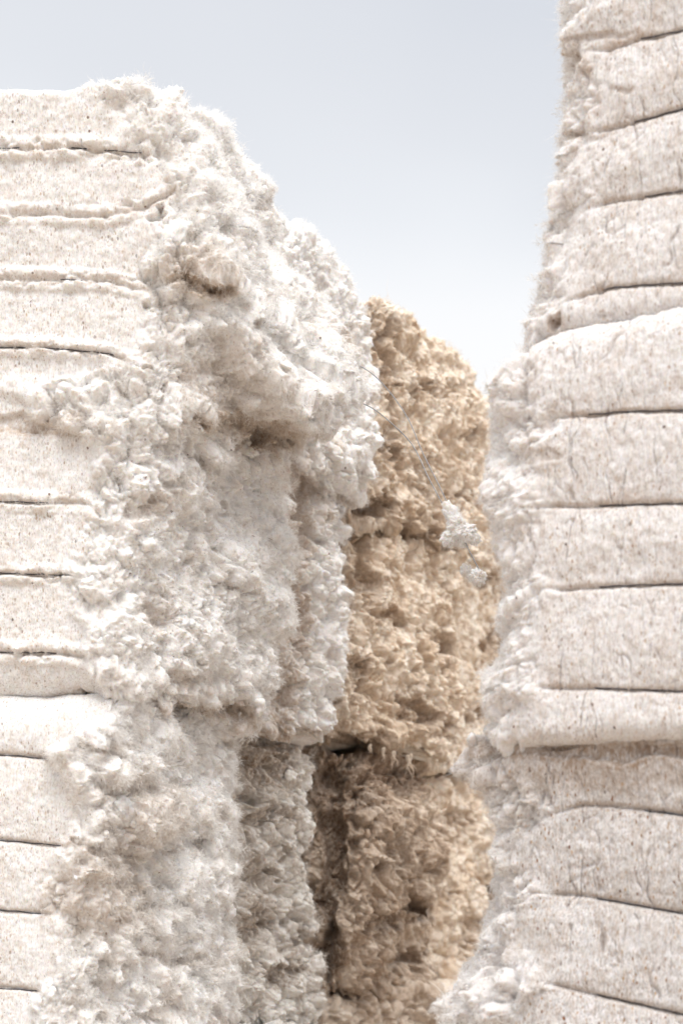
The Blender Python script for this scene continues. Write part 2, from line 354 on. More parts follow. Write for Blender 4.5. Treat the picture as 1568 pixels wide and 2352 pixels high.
def make_bale(name, cor, res=.0026, radii=(.06, .08, .08, .05), dens=(1, 1, .1, .1), torn=None, ties=(), pits=(), bumps=(), shelves=(), lifts=(), hollows=None,
              seed=1, mat=M_WHITE, fmat=M_FW, nfib=20000, nbits=250, nclump=0, clumpr=.0085, label='', cat='cotton bale', group=None, style='white',
              rt=.05, rb=.05, amp=1.0, pillow=0.0, cracks=0.0, fiblen=.009, vis=None, wirecol=None, wire_r=.0012, rough=1.0, ribs=0., pits_brown=0):
    rg = np.random.default_rng(seed)
    H = max(c.zt - c.zb for c in cor)
    nr = max(12, int(H / res)); tr = np.linspace(0, 1, nr)
    C4 = np.stack([c.at(tr) for c in cor], 0)            # 4, rows, 3
    # plan outline of each row: edges with rounded corners
    segs = []; edgeid = []
    for e in range(4):
        a, b = C4[e], C4[(e + 1) % 4]; c2 = C4[(e + 2) % 4]
        ab = b - a; La = np.linalg.norm(ab[:, :2], axis=1)[:, None]; bc = c2 - b; Lb = np.linalg.norm(bc[:, :2], axis=1)[:, None]
        ra, rb_ = radii[e], radii[(e + 1) % 4]
        A = a + ab * (ra / La); B = b - ab * (rb_ / La); Cc = b + bc * (rb_ / Lb)
        n1 = max(6, int(float(La.mean()) / res * dens[e])); n2 = max(5, int(2 * rb_ / res * max(dens[e], dens[(e + 1) % 4]) * .85))
        for u in np.linspace(0, 1, n1, endpoint=False): segs.append(A + (B - A) * u); edgeid.append(e)
        for u in np.linspace(0, 1, n2, endpoint=False):
            segs.append((1 - u) ** 2 * B + 2 * u * (1 - u) * b + u * u * Cc); edgeid.append(e if u < .5 else (e + 1) % 4)
    G = np.stack(segs, 1)                                # rows, ns, 3
    edgeid = np.array(edgeid); ns = G.shape[1]
    # round top and bottom edges by pulling rows to the middle
    cen = G[:, :, :2].mean(1, keepdims=True); v = G[:, :, :2] - cen; ln = np.linalg.norm(v, axis=2, keepdims=True)
    hh = tr * H
    ins = np.zeros(nr)
    k = hh < rb; ins[k] = rb * (1 - np.sqrt(np.clip(1 - ((rb - hh[k]) / rb) ** 2, 0, 1)))
    k = (H - hh) < rt; ins[k] = rt * (1 - np.sqrt(np.clip(1 - ((rt - (H - hh[k])) / rt) ** 2, 0, 1)))
    G[:, :, :2] = cen + v * (1 - ins[:, None, None] / ln)
    for (lx, lr, lh) in lifts:
        GX, GY = proj(G); G[:, :, 2] += lh * np.exp(-((GX - lx) / lr) ** 2) * (tr[:, None] ** 6)
    # normals of the smooth base
    dU = np.roll(G, -1, 1) - np.roll(G, 1, 1); dV = np.gradient(G, axis=0)
    Nn = np.cross(dU, dV); Nn /= np.linalg.norm(Nn, axis=2, keepdims=True) + 1e-9
    P = G.reshape(-1, 3).astype(F); Nf = Nn.reshape(-1, 3).astype(F); n = len(P)
    X, Y = proj(P); eid = np.tile(edgeid, nr)
    toC = np.array([0, 0, EYE]) - P; toC /= np.linalg.norm(toC, axis=1)[:, None]
    facing = (Nf * toC).sum(1)
    see = sm(-.25, .05, facing)
    wx = fbm(P / F(.07), 3, seed + 50); wy = fbm(P / F(.07), 3, seed + 60)
    Xw, Yw = X + wx * 22, Y + wy * 16
    # how loose the lint is: 0 pressed face, 1 torn side
    if torn is None: tn = np.ones(n, F)
    else: tn = torn(X + wx * 26, Y, eid).astype(F)
    groove = np.zeros(n, F); near = np.full(n, 999., F)
    for t in ties:
        yt = np.interp(X, [a[0] for a in t['p']], [a[1] for a in t['p']])
        x0, x1 = t.get('fade', (1e5, 1e5 + 1)); fd = (1 - sm(x0, x1, X)) if t.get('side', 1) > 0 else sm(x1, x0, X)
        dd = Y - yt + wy * 2.5; w_ = t.get('w', 7.); fd = fd * see
        groove -= t.get('d', .012) * np.exp(-(dd / w_) ** 2) * fd
        if t.get('hem', 0):      # raised hem on both sides of the tie
            hb = t['hem']; gw = t.get('hw', 24)
            groove += hb * fd * np.exp(-((np.abs(dd) - gw * .55) / (gw * .42)) ** 4) * (.62 + .55 * vnoise(P / F(.045), seed + 9) + .45 * vnoise(P / F(.015), seed + 10))
        near = np.minimum(near, np.abs(dd) + 200 * (1 - fd))
    hemz = np.zeros(n, F)
    for t in ties:
        if t.get('hem', 0):
            yt = np.interp(X, [a[0] for a in t['p']], [a[1] for a in t['p']]); x0, x1 = t['fade']
            hemz = np.maximum(hemz, np.exp(-((Y - yt) / 24.) ** 4) * (1 - sm(x0, x1, X)))
    tn = np.maximum(tn, (hemz * (.34 + .25 * vnoise(P / F(.04), seed + 77))).astype(F))
    pil = pillow * (1 - np.exp(-near / 55.)) if pillow else 0
    # --- torn relief
    az = np.array([1, 1, .8], F)
    wv = np.stack([vnoise(P / F(.035) + 11, seed), vnoise(P / F(.035) + 23, seed + 1), vnoise(P / F(.035) + 37, seed + 2)], 1) * F(.009)
    Q = P + wv
    if ribs: Qs = Q * np.array([1, 1, 1 / 1.9], F)
    else: Qs = Q * az
    a1, b1 = worley(Qs / F(.105), seed + 3); a2, b2 = worley(Qs / F(.047), seed + 4); a3, b3 = worley(Qs / F(.0195), seed + 5); a4, b4 = worley(Q / F(.0088), seed + 6)
    dome = lambda a: 1 - np.clip(a / .95, 0, 1) ** 2
    big = fbm(P / F(.22), 3, seed + 7) * F(.030)
    mod = .50 + .75 * sm(-.4, .5, fbm(P / F(.12), 2, seed + 8)); mod2 = .65 + .5 * sm(-.5, .5, fbm(P / F(.06), 2, seed + 12))
    m1_ = (dome(a1) - .55) * .044; m2_ = (dome(a2) - .5) * .031 * mod; m3_ = (dome(a3) - .45) * .0115 * mod2; m4_ = (dome(a4) - .45) * .0062
    cr1 = np.exp(-((b2 - a2) / .13) ** 2) * sm(-.35, .35, fbm(P / F(.08), 2, seed + 41)); cr2 = np.exp(-((b3 - a3) / .15) ** 2) * sm(-.3, .4, fbm(P / F(.035), 2, seed + 42))
    rdg = lambda q: 1 - np.abs(q)
    if ribs:
        Qr = (P + wv * 1.5) * np.array([1, 1, 1 / 2.8], F)
        r1 = rdg(fbm(Qr / F(.085), 2, seed + 31)) ** 2; r2 = rdg(fbm(Qr / F(.036), 2, seed + 33)) ** 2; r3 = rdg(fbm(Qr / F(.015), 2, seed + 35)) ** 2
        m1_ = (m1_ * .5 + fbm(Qr / F(.07), 3, seed + 31) * .016).astype(F); m2_ = ((r2 - .5) * .014 + m2_ * .3).astype(F); m3_ = ((r3 - .5) * .0055 + m3_ * .15).astype(F)
    else:
        r3 = rdg(fbm(Q / F(.016), 2, seed + 35)) ** 2; m3_ = (m3_ * .9 + (r3 - .55) * .0028).astype(F)
    fine = fbm(P / F(.0070), 2, seed + 13, .7) * F(.0022)
    rag = fbm(Q / F(.034), 3, seed + 14, .55) * F(.0125)
    T = (big + (m1_ + m2_ + m3_ + rag + m4_ - cr1 * .019 - cr2 * .008) * rough + fine) * amp
    # --- pressed relief
    St = P * np.array([1, 1, .3], F)
    press = fbm(P / F(.09), 3, seed + 15) * F(.0032) + fbm(St / F(.006), 2, seed + 16) * F(.0013) + fbm(P / F(.014), 3, seed + 17) * F(.0014)
    crack = np.zeros(n, F)
    if cracks:
        Pc = P + wv * 1.2
        Pc = P + wv * .9
        c1, c2 = worley(Pc * np.array([1 / .060, 1 / .060, 1 / .60], F), seed + 18)
        e1 = np.exp(-((c2 - c1) / .03) ** 2) * sm(-.25, .45, fbm(P / F(.07), 3, seed + 19))
        c1, c2 = worley(Pc * np.array([1 / .026, 1 / .026, 1 / .16], F), seed + 20)
        e2 = np.exp(-((c2 - c1) / .06) ** 2) * sm(0.05, .6, fbm(P / F(.05), 3, seed + 21))
        crack = (e1 + .35 * e2) * (1 - .7 * tn)
        press = press - (e1 * .0044 + e2 * .0030) * cracks + (dome(c1) - .5) * .0025 * cracks
    disp = tn * T + (1 - tn) * press + groove * (1 - .4 * tn) + pil
    stain_shade = np.zeros(n, F); deep = np.zeros(n, F)
    stain_shade += .5 * np.exp(-(near / 13.) ** 2) * (1 - .5 * tn)
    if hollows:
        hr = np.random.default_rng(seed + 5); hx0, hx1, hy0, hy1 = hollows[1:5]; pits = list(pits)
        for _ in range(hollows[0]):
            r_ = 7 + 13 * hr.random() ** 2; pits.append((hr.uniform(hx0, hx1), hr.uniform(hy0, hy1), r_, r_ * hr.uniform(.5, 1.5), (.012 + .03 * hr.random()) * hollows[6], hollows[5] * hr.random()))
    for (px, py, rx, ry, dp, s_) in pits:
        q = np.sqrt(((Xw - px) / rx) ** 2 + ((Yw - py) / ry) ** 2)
        g = 1 - sm(.62, 1.1, q); disp -= dp * g * see; deep = np.maximum(deep, g * see * min(1., dp / .06)); stain_shade += s_ * (1 - sm(.6, 1.9, q)) * see  # tints each hollow: partly real stains, partly painted shade
    for (px, py, rx, ry, dp) in bumps:
        q = np.sqrt(((Xw - px) / rx) ** 2 + ((Yw - py) / ry) ** 2); disp += dp * (1 - sm(.35, 1.1, q)) * see
    for (tab, x0, x1, hgt, dp) in shelves:     # a ledge of loose lint that ends abruptly below
        yb = np.interp(X, [a[0] for a in tab], [a[1] for a in tab]) + wx * 14 + vnoise(P / F(.02), seed + 91) * 7
        disp += dp * sm(yb - hgt, yb - hgt * .25, Y) * (1 - sm(yb - 22, yb + 22, Y)) * sm(x0 - 60, x0 + 40, X) * (1 - sm(x1 - 10, x1 + 60, X)) * see
    P2 = P + Nf * disp[:, None]
    P2[:, 2] -= (tn * (m1_ * .5 + m2_ * .35 + m3_ * .15) * amp).astype(F)     # clumps sag
    G2 = P2.reshape(nr, ns, 3)
    # caps
    rows = [G2]
    mid0 = G2[0].mean(0); mid1 = G2[-1].mean(0)
    cap = lambda ring, mid, f_: (mid + (ring - mid) * f_)[None]
    low = [cap(G2[0], mid0, f_) for f_ in (.3, .7)]; hi = [cap(G2[-1], mid1, f_) for f_ in (.9, .6, .25)]
    G3 = np.concatenate(low + rows + hi, 0); NR = G3.shape[0]
    V = np.concatenate([G3.reshape(-1, 3), mid0[None], mid1[None]])
    i = np.arange(NR - 1)[:, None] * ns; j = np.arange(ns)[None]; j2 = (j + 1) % ns
    Qd = np.stack([i + j, i + j2, i + ns + j2, i + ns + j], -1).reshape(-1, 4)
    jj = np.arange(ns); t0 = np.stack([np.full(ns, NR * ns), (jj + 1) % ns, jj], 1)
    o = (NR - 1) * ns; t1 = np.stack([np.full(ns, NR * ns + 1), o + jj, o + (jj + 1) % ns], 1)
    padf = lambda a: np.concatenate([np.tile(a[:ns], 2), a, np.tile(a[-ns:], 3), [0, 0]])
    cx, cy = float(P[:, 0].mean()), float(P[:, 1].mean()); loc = (cx, cy, float(min(c.zb for c in cor)))
    root = bpy.data.objects.new(name, None); root.location = loc; root.empty_display_size = .2; COL.objects.link(root)
    root['label'] = label; root['category'] = cat
    if group: root['group'] = group
    mesh_obj('pressed_lint', V, [Qd, t0, t1], mat, root, attrs=dict(torn=padf(tn), stain_shade=padf(np.clip(stain_shade, 0, 1)), crack=padf(np.clip(crack * .36, 0, 1))), loc=loc)
    # fuzz, splinters, loose clumps
    dU = np.roll(G2, -1, 1) - np.roll(G2, 1, 1); dV = np.gradient(G2, axis=0)
    N2 = np.cross(dU, dV); N2 /= np.linalg.norm(N2, axis=2, keepdims=True) + 1e-9; N2 = N2.reshape(-1, 3)
    area = (np.linalg.norm(dU, axis=2) * np.linalg.norm(dV, axis=2)).ravel()
    stc = np.clip(stain_shade, 0, 1).astype(F)
    inf = (1 - .93 * deep) * ((X > -90) & (X < 1680) & (Y > -120) & (Y < 2440) & (facing > -.45))
    hrow = np.repeat(hh, ns); seam = np.clip(hrow / .045, .04, 1)
    if max(c.zt for c in cor) < 2.9: seam = seam * np.clip((H - hrow) / .04, .04, 1)
    inf = inf * seam
    if nclump:
        cm = fbm(P2 / F(.11), 3, seed + 200); wg = area * inf * sm(.25, .9, tn) * (.15 + 2.5 * sm(0., .6, cm)) * (1 + 1.5 * (np.abs(facing) < .3)) + 1e-12
        V_, f_ = clumps(P2, N2, rg, nclump // 16, wg, clumpr * .8, seed, ribs)
        o_ = mesh_obj('lint_clumps', V_, f_, mat, root, attrs=dict(torn=np.ones(len(V_)), stain_shade=np.zeros(len(V_)), crack=np.zeros(len(V_))), loc=loc); o_['kind'] = 'stuff'
        npom = int(nclump * 2.2); cm2 = fbm(P2 / F(.07), 3, seed + 210)
        wg = area * inf * sm(.1, .8, tn) * (.25 + 2. * sm(-.1, .5, cm2)) * (1 + 1.5 * (np.abs(facing) < .3)) + 1e-12
        V_, f_ = pompoms(P2, N2, rg, npom, wg, clumpr * 1.15, ribs)
        o_ = mesh_obj('lint_puffs', V_, f_, fmat, root, attrs=dict(stain_shade=stc[pompoms.src]), loc=loc); o_['kind'] = 'stuff'
    if nfib:
        wg = area * inf * (.035 + tn * (.8 + 1.4 * np.clip((m1_ + m2_ + m3_) / .03 + .2, 0, 1.5)))
        wg = wg * (1 + .4 * (np.abs(facing) < .3))
        V_, f_ = fibres(P2, N2, rg, int(nfib * 1.7), wg + 1e-12, fiblen, .00095, droop=.9 if ribs else .25)
        o_ = mesh_obj('loose_fibres', V_, f_, fmat, root, attrs=dict(stain_shade=stc[fibres.src]), loc=loc); o_['kind'] = 'stuff'
    if nbits:
        V_, f_ = bits(P2, N2, rg, nbits * 3, area * inf * (.3 + tn) + 1e-12, .0045, .0010)
        o_ = mesh_obj('plant_debris', V_, f_, M_BITS, root, smooth=False, loc=loc); o_['kind'] = 'stuff'
    # the baling wires
    ok = np.where((facing > .15) & (inf > .01))[0]
    for t in ties:
        for (xa, xb) in t.get('wire', ()):
            xs = np.linspace(xa, xb, max(8, int(abs(xb - xa) / 6))); ys = np.interp(xs, [a[0] for a in t['p']], [a[1] for a in t['p']])
            PX, PY = proj(P2[ok]); pts = []
            for x_, y_ in zip(xs, ys):
                q = (PX - x_) ** 2 + (PY - y_) ** 2; b_ = ok[np.argpartition(q, 6)[:6]]
                pts.append(unproj(x_, y_, float(P2[b_, 1].mean()) - .0020))
            pts = np.array(pts); kk = np.ones(5) / 5
            pd = np.convolve(np.pad(pts[:, 1], 2, mode='edge'), kk, 'valid')
            pts = np.array([unproj(x_, y_ + .8 * math.sin(x_ * .11), dd_) for x_, y_, dd_ in zip(xs, ys, pd)])
            V_, f_ = tube(pts, wire_r, 6); mesh_obj('baling_wire', V_, f_, M_WIRE, root, loc=loc)
    return root

def lerp_tab(tab):
    a = np.array(tab, float); return lambda Y: np.interp(Y, a[:, 0], a[:, 1])

# ------------------------------------------------------------------ ground
def ground():
    n = 60; g = np.linspace(-1, 1, n); s = np.sign(g) * np.abs(g) ** 3 * 1500
    XX, YY = np.meshgrid(s, s); Z = np.zeros_like(XX)
    V = np.stack([XX, YY, Z], -1).reshape(-1, 3); i = np.arange(n - 1)[:, None] * n; j = np.arange(n - 1)[None]
    Q = np.stack([i + j, i + j + 1, i + n + j + 1, i + n + j], -1).reshape(-1, 4)
    m = bpy.data.materials.new('dry_dirt'); m.use_nodes = True; t = m.node_tree; b = t.nodes['Principled BSDF']
    tcx = t.nodes.new('ShaderNodeTexCoord')
    nz = t.nodes.new('ShaderNodeTexNoise'); nz.inputs['Scale'].default_value = 3; nz.inputs['Detail'].default_value = 10; t.links.new(tcx.outputs['Object'], nz.inputs[0])
    r = t.nodes.new('ShaderNodeValToRGB'); r.color_ramp.elements[0].position = .35; r.color_ramp.elements[0].color = (.30, .23, .17, 1); r.color_ramp.elements[1].position = .65; r.color_ramp.elements[1].color = (.46, .38, .30, 1)
    t.links.new(nz.outputs['Fac'], r.inputs[0]); t.links.new(r.outputs[0], b.inputs['Base Color']); b.inputs['Roughness'].default_value = 1
    bp = t.nodes.new('ShaderNodeBump'); bp.inputs['Distance'].default_value = .02; t.links.new(nz.outputs['Fac'], bp.inputs['Height']); t.links.new(bp.outputs[0], b.inputs['Normal'])
    o = mesh_obj('ground', V, [Q], m); o['kind'] = 'structure'
ground()

Z0, Z1, Z2, Z3 = 0.0, .80, 1.615, 3.045     # layer heights
LEFT = 'cotton bales stacked along the left side'
BRN = 'weathered tan cotton bales behind'
RGT = 'cotton bales of the stack on the right'
# ---------------------------------------------------------------- front left, upper (standing)
xb = lerp_tab([(150, 190), (230, 250), (330, 335), (430, 405), (520, 350), (600, 335), (660, 345), (760, 320), (830, 290), (880, 120), (960, 60), (1000, 200), (1080, 225), (1160, 205), (1320, 175), (1500, 195), (1600, 240)])
def torn_A1(X, Y, e): return np.where(e == 0, sm(-28, 34, X - xb(Y)), 1.) * 1.0
A1 = make_bale('cotton_bale', [
    Corner(3.45, -420, Z2, Z3 + .02),
    Corner(3.36, [(150, 330), (300, 400), (480, 420), (620, 470), (700, 420), (900, 400), (1000, 330), (1150, 290), (1400, 270), (1600, 280)], Z2, Z3),
    Corner(3.98, [(300, 560), (470, 610), (600, 640), (700, 760), (900, 770), (960, 740), (1040, 660), (1150, 640), (1300, 655), (1450, 640), (1560, 630), (1620, 600), (1700, 560)], Z2, Z3 + .02),
    W(-.75, 4.05, Z2, Z3)],
    lifts=((300, 48, .05), (205, 26, .018), (500, 110, .075)),
    radii=(.05, .10, .045, .05), dens=(.9, 1, .08, .06), torn=torn_A1, seed=11, hollows=(46, 330, 640, 420, 1560, 0.35, 1.0), nclump=1500, nfib=170000, nbits=650, rt=.03, rb=.085,
    ties=[dict(p=[(-300, 340), (0, 340), (180, 340), (330, 352)], fade=(330, 430), d=.0085, w=5, hem=.007, hw=28, wire=((-60, 45), (165, 200), (240, 325))),
          dict(p=[(-300, 490), (0, 490), (250, 497), (330, 474), (410, 430)], fade=(400, 460), d=.010, w=7, hem=.0065, hw=26),
          dict(p=[(-300, 636), (0, 638), (250, 645), (350, 668)], fade=(340, 400), d=.009, w=6, hem=.006, hw=26, wire=((140, 190),)),
          dict(p=[(-300, 798), (0, 798), (120, 800), (250, 812), (340, 845)], fade=(300, 360), d=.0085, w=5, hem=.006, hw=24, wire=((-60, 60), (105, 262))),
          dict(p=[(-300, 985), (0, 990), (240, 1000)], fade=(180, 250), d=.004, w=8, hem=0),
          dict(p=[(-300, 1152), (0, 1152), (200, 1158)], fade=(190, 240), d=.0085, w=5, hem=.006, hw=26, wire=((-60, 110),)),
          dict(p=[(-300, 1314), (0, 1316), (160, 1322)], fade=(165, 215), d=.015, w=5, hem=.006, hw=26, wire=((-60, 165),)),
          dict(p=[(-300, 1497), (0, 1498), (130, 1500), (210, 1512)], fade=(195, 240), d=.015, w=6, hem=.006, hw=30, wire=((-60, 130),))],
    pits=[(455, 648, 36, 15, .035, .8), (430, 612, 40, 36, .010, .5), (472, 658, 12, 9, .04, .6),
          (606, 985, 26, 28, .22, 1.), (528, 948, 34, 16, .12, 1.), (645, 1012, 20, 24, .10, .9), (560, 965, 90, 22, .02, .8), (690, 975, 46, 16, .07, .8), (700, 1086, 44, 20, .14, 1.), (735, 1060, 20, 16, .08, .8), (560, 1010, 30, 12, .05, .6), (740, 790, 20, 20, .04, .7),
          (372, 888, 9, 14, .045, .3), (670, 1215, 25, 55, .03, .4), (320, 1604, 140, 13, .09, 1.), (480, 1628, 110, 16, .11, 1.), (350, 1410, 40, 30, .02, .35),  # long flat pits at the bottom paint a dark seam over the lower bale
          (700, 950, 60, 14, .05, .6), (420, 1560, 40, 20, .02, .3), (330, 1170, 30, 16, .02, .3), (60, 965, 120, 22, .012, .5), (490, 870, 60, 60, .015, .4)],
    shelves=[([(480, 900), (540, 925), (600, 955), (680, 950), (720, 930), (780, 900), (820, 940)], 540, 740, 250, .095), ([(200, 655), (400, 652), (480, 668), (560, 680)], 420, 500, 120, .02)],
    bumps=[ (300, 205, 60, 30, .02), (120, 895, 190, 30, .014), (640, 900, 110, 40, .03), (520, 720, 150, 45, .022), (560, 1600, 60, 30, .02)],
    label='standing white cotton bale at top left, its right side torn into a bulging shelf', group=LEFT)
# ---------------------------------------------------------------- front left, lower
xb2 = lerp_tab([(1580, 300), (1640, 240), (1720, 140), (1800, 150), (1880, 190), (1950, 130), (2060, 120), (2160, 130), (2270, 110), (2400, 90)])
A2 = make_bale('cotton_bale', [
    Corner(3.45, -420, Z1, Z2),
    Corner(3.34, [(1590, 300), (1700, 220), (1800, 210), (2000, 200), (2200, 210), (2400, 200)], Z1, Z2),
    Corner(3.98, [(1600, 535), (1650, 540), (1720, 535), (1800, 530), (1870, 555), (1960, 525), (2050, 535), (2130, 520), (2200, 540), (2270, 560), (2352, 530)], Z1, Z2),
    W(-.75, 4.05, Z1, Z2)],
    radii=(.05, .10, .04, .05), dens=(.9, 1, .08, .06), torn=lambda X, Y, e: np.where(e == 0, sm(-25, 30, X - xb2(Y)), 1.), seed=23, hollows=(26, 200, 540, 1660, 2340, 0.3, 1.0), nclump=1000, clumpr=.010, nfib=110000, nbits=320, rt=.095, rb=.04,
    ties=[dict(p=[(-300, 1733), (0, 1734), (60, 1738), (140, 1748)], fade=(120, 190), d=.0085, w=5, hem=0, wire=((-60, 125),)),
          dict(p=[(-300, 1925), (0, 1930), (150, 1943)], fade=(150, 190), d=.0085, w=5, hem=0, wire=((-60, 140),)),
          dict(p=[(-300, 2085), (0, 2090), (110, 2100)], fade=(120, 160), d=.009, w=5, hem=0, wire=((-60, 95),)),
          dict(p=[(-300, 2268), (0, 2270), (90, 2276)], fade=(90, 140), d=.009, w=5, hem=0, wire=((-60, 85),))],
    pits=[(215, 2050, 80, 80, .0, .5), (300, 1870, 80, 60, .0, .35), (170, 1930, 16, 14, .02, .6), (410, 2060, 7, 50, .02, .3), (380, 2200, 120, 14, .02, .3), (300, 1955, 120, 8, .02, .3), (230, 1700, 60, 12, .015, .4)],
    bumps=[(330, 1880, 80, 65, .045), (205, 2045, 60, 75, .040), (430, 1980, 70, 50, .02), (280, 1760, 90, 40, .018)],
    pillow=.007, label='white cotton bale at lower left with thick rolled tufts at its corner', group=LEFT)
# ---------------------------------------------------------------- second column, upper and lower
B1 = make_bale('cotton_bale', [
    W(-.62, 4.10, Z2, Z3), Corner(4.08, [(300, 540), (600, 600), (900, 600), (1050, 560), (1700, 500)], Z2, Z3 + .06),
    Corner(4.60, [(560, 790), (640, 830), (700, 845), (770, 860), (900, 865), (1000, 872), (1080, 868), (1140, 840), (1165, 790), (1300, 790), (1500, 788), (1640, 790), (1700, 765)], Z2, Z3 + .005),
    W(-.60, 4.66, Z2, Z3)],
    radii=(.05, .06, .06, .05), dens=(.3, 1, .35, .06), seed=37, hollows=(46, 660, 860, 600, 1680, 0.35, 1.0), nclump=800, nfib=80000, nbits=160, lifts=((715, 60, .07),), rt=.07, rb=.04, res=.0030,
    pits=[(685, 1200, 30, 120, .06, .8), (690, 1430, 22, 90, .04, .6), (650, 1600, 26, 90, .05, .8), (700, 1700, 60, 25, .03, .6), (760, 1690, 22, 14, .05, .6), (690, 1420, 25, 40, .02, .35), (770, 1000, 10, 30, .02, .3), (600, 1690, 60, 25, .03, .8), (805, 1150, 22, 12, .03, .5)],  # tall tinted strips paint shade beside the front bale's edge
    bumps=[(830, 1010, 40, 150, .02)],
    label='tall white cotton bale between the bulging front one and the tan bales', group=LEFT)
B2 = make_bale('cotton_bale', [
    W(-.62, 4.10, Z1, Z2), Corner(4.10, [(1600, 440), (1700, 440), (2300, 430)], Z1, Z2),
    Corner(4.60, [(1650, 720), (1740, 722), (1800, 725), (1860, 722), (1920, 738), (1970, 712), (2050, 708), (2130, 725), (2170, 712), (2210, 740), (2235, 735)], Z1 - .12, Z2),
    W(-.60, 4.66, Z1, Z2)],
    radii=(.05, .05, .05, .05), dens=(.3, 1, .35, .06), mat=M_GREY, fmat=M_FG, seed=41, hollows=(20, 540, 730, 1680, 2220, 0.7, 1.0), nclump=500, nfib=55000, nbits=160, rt=.05, rb=.04, res=.0030,
    pits=[(600, 1760, 60, 40, .02, .8), (600, 1880, 50, 30, .02, .7), (590, 2120, 40, 40, .025, .7), (700, 2150, 30, 16, .02, .4), (640, 2230, 60, 16, .03, .8), (650, 1700, 70, 16, .03, .8), (580, 2010, 35, 50, .02, .5)],
    label='greyish bale of dirty, shaded torn lint right behind the one with rolled tufts', group=LEFT)
B3 = make_bale('cotton_bale', [
    W(-.62, 4.10, Z0, Z1 - .12), Corner(4.06, 540, Z0, Z1 - .03),
    Corner(4.60, [(2220, 740), (2300, 738), (2352, 750), (2800, 745)], Z0, Z1 - .12), W(-.60, 4.66, Z0, Z1 - .12)],
    radii=(.05, .05, .05, .05), dens=(.2, .7, .3, .06), mat=M_GREY, fmat=M_FG, seed=43, nclump=60, nfib=9000, nbits=40, rt=.06, rb=.04, res=.004,
    label='grey white cotton bale at the bottom edge under the dirty shaded one', group=LEFT)
A3 = make_bale('cotton_bale', [Corner(3.45, -420, Z0, Z1), Corner(3.34, 220, Z0, Z1), Corner(3.98, 540, Z0, Z1), W(-.75, 4.05, Z0, Z1)],
    radii=(.05, .08, .08, .05), dens=(.3, .4, .08, .06), seed=47, nfib=3000, nbits=0, res=.006,
    label='white cotton bale on the ground at the bottom left, under the one with rolled tufts', group=LEFT)
# ---------------------------------------------------------------- tan bales
D1 = make_bale('cotton_bale', [
    W(-.50, 4.74, 2.38, Z3 - .01), Corner(4.70, [(690, 880), (760, 865), (900, 868), (1000, 870), (1160, 815)], 2.35, Z3 + .05),
    Corner(5.34, [(860, 1108), (950, 1112), (1050, 1125), (1300, 1132)], 2.33, Z3 - .03), W(-.4, 5.38, 2.38, Z3)],
    radii=(.05, .06, .10, .05), dens=(.35, 1, .35, .06), seed=53, hollows=(20, 870, 1110, 740, 1280, 0.7, 0.8), nclump=260, mat=M_BROWN, fmat=M_FB, nfib=45000, nbits=0, lifts=((985, 75, .045),), rt=.05, rb=.05, res=.0034, ribs=1, amp=1.1,
    pits=[(880, 820, 24, 70, .05, .8), (895, 1000, 22, 110, .04, .6), (955, 1238, 55, 32, .16, .9), (850, 1172, 50, 26, .18, .9), (1035, 1275, 34, 16, .14, .8), (1070, 1130, 18, 22, .05, .7), (1010, 900, 24, 22, .03, .5), (960, 1100, 40, 60, .02, .3)],  # tint on the left band paints the shade of the gap
    label='tan weathered cotton bale against the sky, behind the loose wires', group=BRN)
D2 = make_bale('cotton_bale', [
    W(-.50, 4.74, Z2, 2.38), Corner(4.70, [(1160, 805), (1300, 800), (1500, 800), (1700, 790)], Z2, 2.36),
    Corner(5.30, [(1260, 1080), (1400, 1060), (1600, 1055), (1760, 1050)], Z2, 2.36), W(-.4, 5.38, Z2, 2.38)],
    radii=(.05, .07, .06, .05), dens=(.35, 1, .4, .06), seed=59, hollows=(22, 805, 1060, 1240, 1720, 0.7, 0.8), nclump=260, mat=M_BROWN, fmat=M_FB, nfib=45000, nbits=0, rt=.06, rb=.05, res=.0034, ribs=1, amp=1.2,
    pits=[(800, 1730, 70, 24, .10, 1.), (830, 1330, 28, 50, .05, .8), (815, 1230, 18, 30, .04, .7), (960, 1640, 34, 34, .06, .9), (880, 1420, 30, 26, .04, .7), (1010, 1480, 22, 34, .05, .7), (960, 1790, 160, 10, .10, .9), (930, 1600, 20, 14, .03, .6), (810, 1570, 14, 60, .03, .7), (830, 1710, 60, 24, .03, .8)],
    label='tan bale in the middle with stringy lint hanging from its bottom edge', group=BRN)
def strands(parent, items, mat, seed):
    rg = np.random.default_rng(seed); loc = np.array(parent.location)
    for (x, y, dd, ln_) in items:
        VV = []; FQ = []; FC = []; o = 0
        for k in range(4):
            a = unproj(x, y, dd) + rg.normal(0, .0015, 3); m = 14; t = np.linspace(0, 1, m)[:, None]
            L_ = ln_ * (.6 + .5 * rg.random()); w1, w2 = rg.normal(0, .25, 2)
            P_ = a + np.concatenate([w1 * L_ * t ** 1.5 + .004 * np.sin(t * 9 + k), w2 * L_ * t * .5, -L_ * t], 1)
            V_, f_ = tube(P_, 1.0, 5); V_ = V_.reshape(m, 5, 3); r_ = (.0032 * (1 - t[:, 0]) ** .8 + .0003)[:, None, None]
            V_ = (P_[:, None] + (V_ - P_[:, None]) * r_).reshape(-1, 3)
            VV.append(V_); FQ.append(f_[0] + o); FC.append(f_[1] + o); o += len(V_)
        mesh_obj('hanging_lint', np.concatenate(VV), [np.concatenate(FQ), np.concatenate(FC)], mat, parent, loc=loc)
strands(D2, [(880, 1718, 4.86, .045), (905, 1725, 4.90, .060), (935, 1735, 4.96, .085), (942, 1732, 4.97, .07), (985, 1742, 5.06, .05), (1000, 1745, 5.09, .06), (1030, 1745, 5.16, .035), (850, 1712, 4.82, .03)], M_FB, 5)
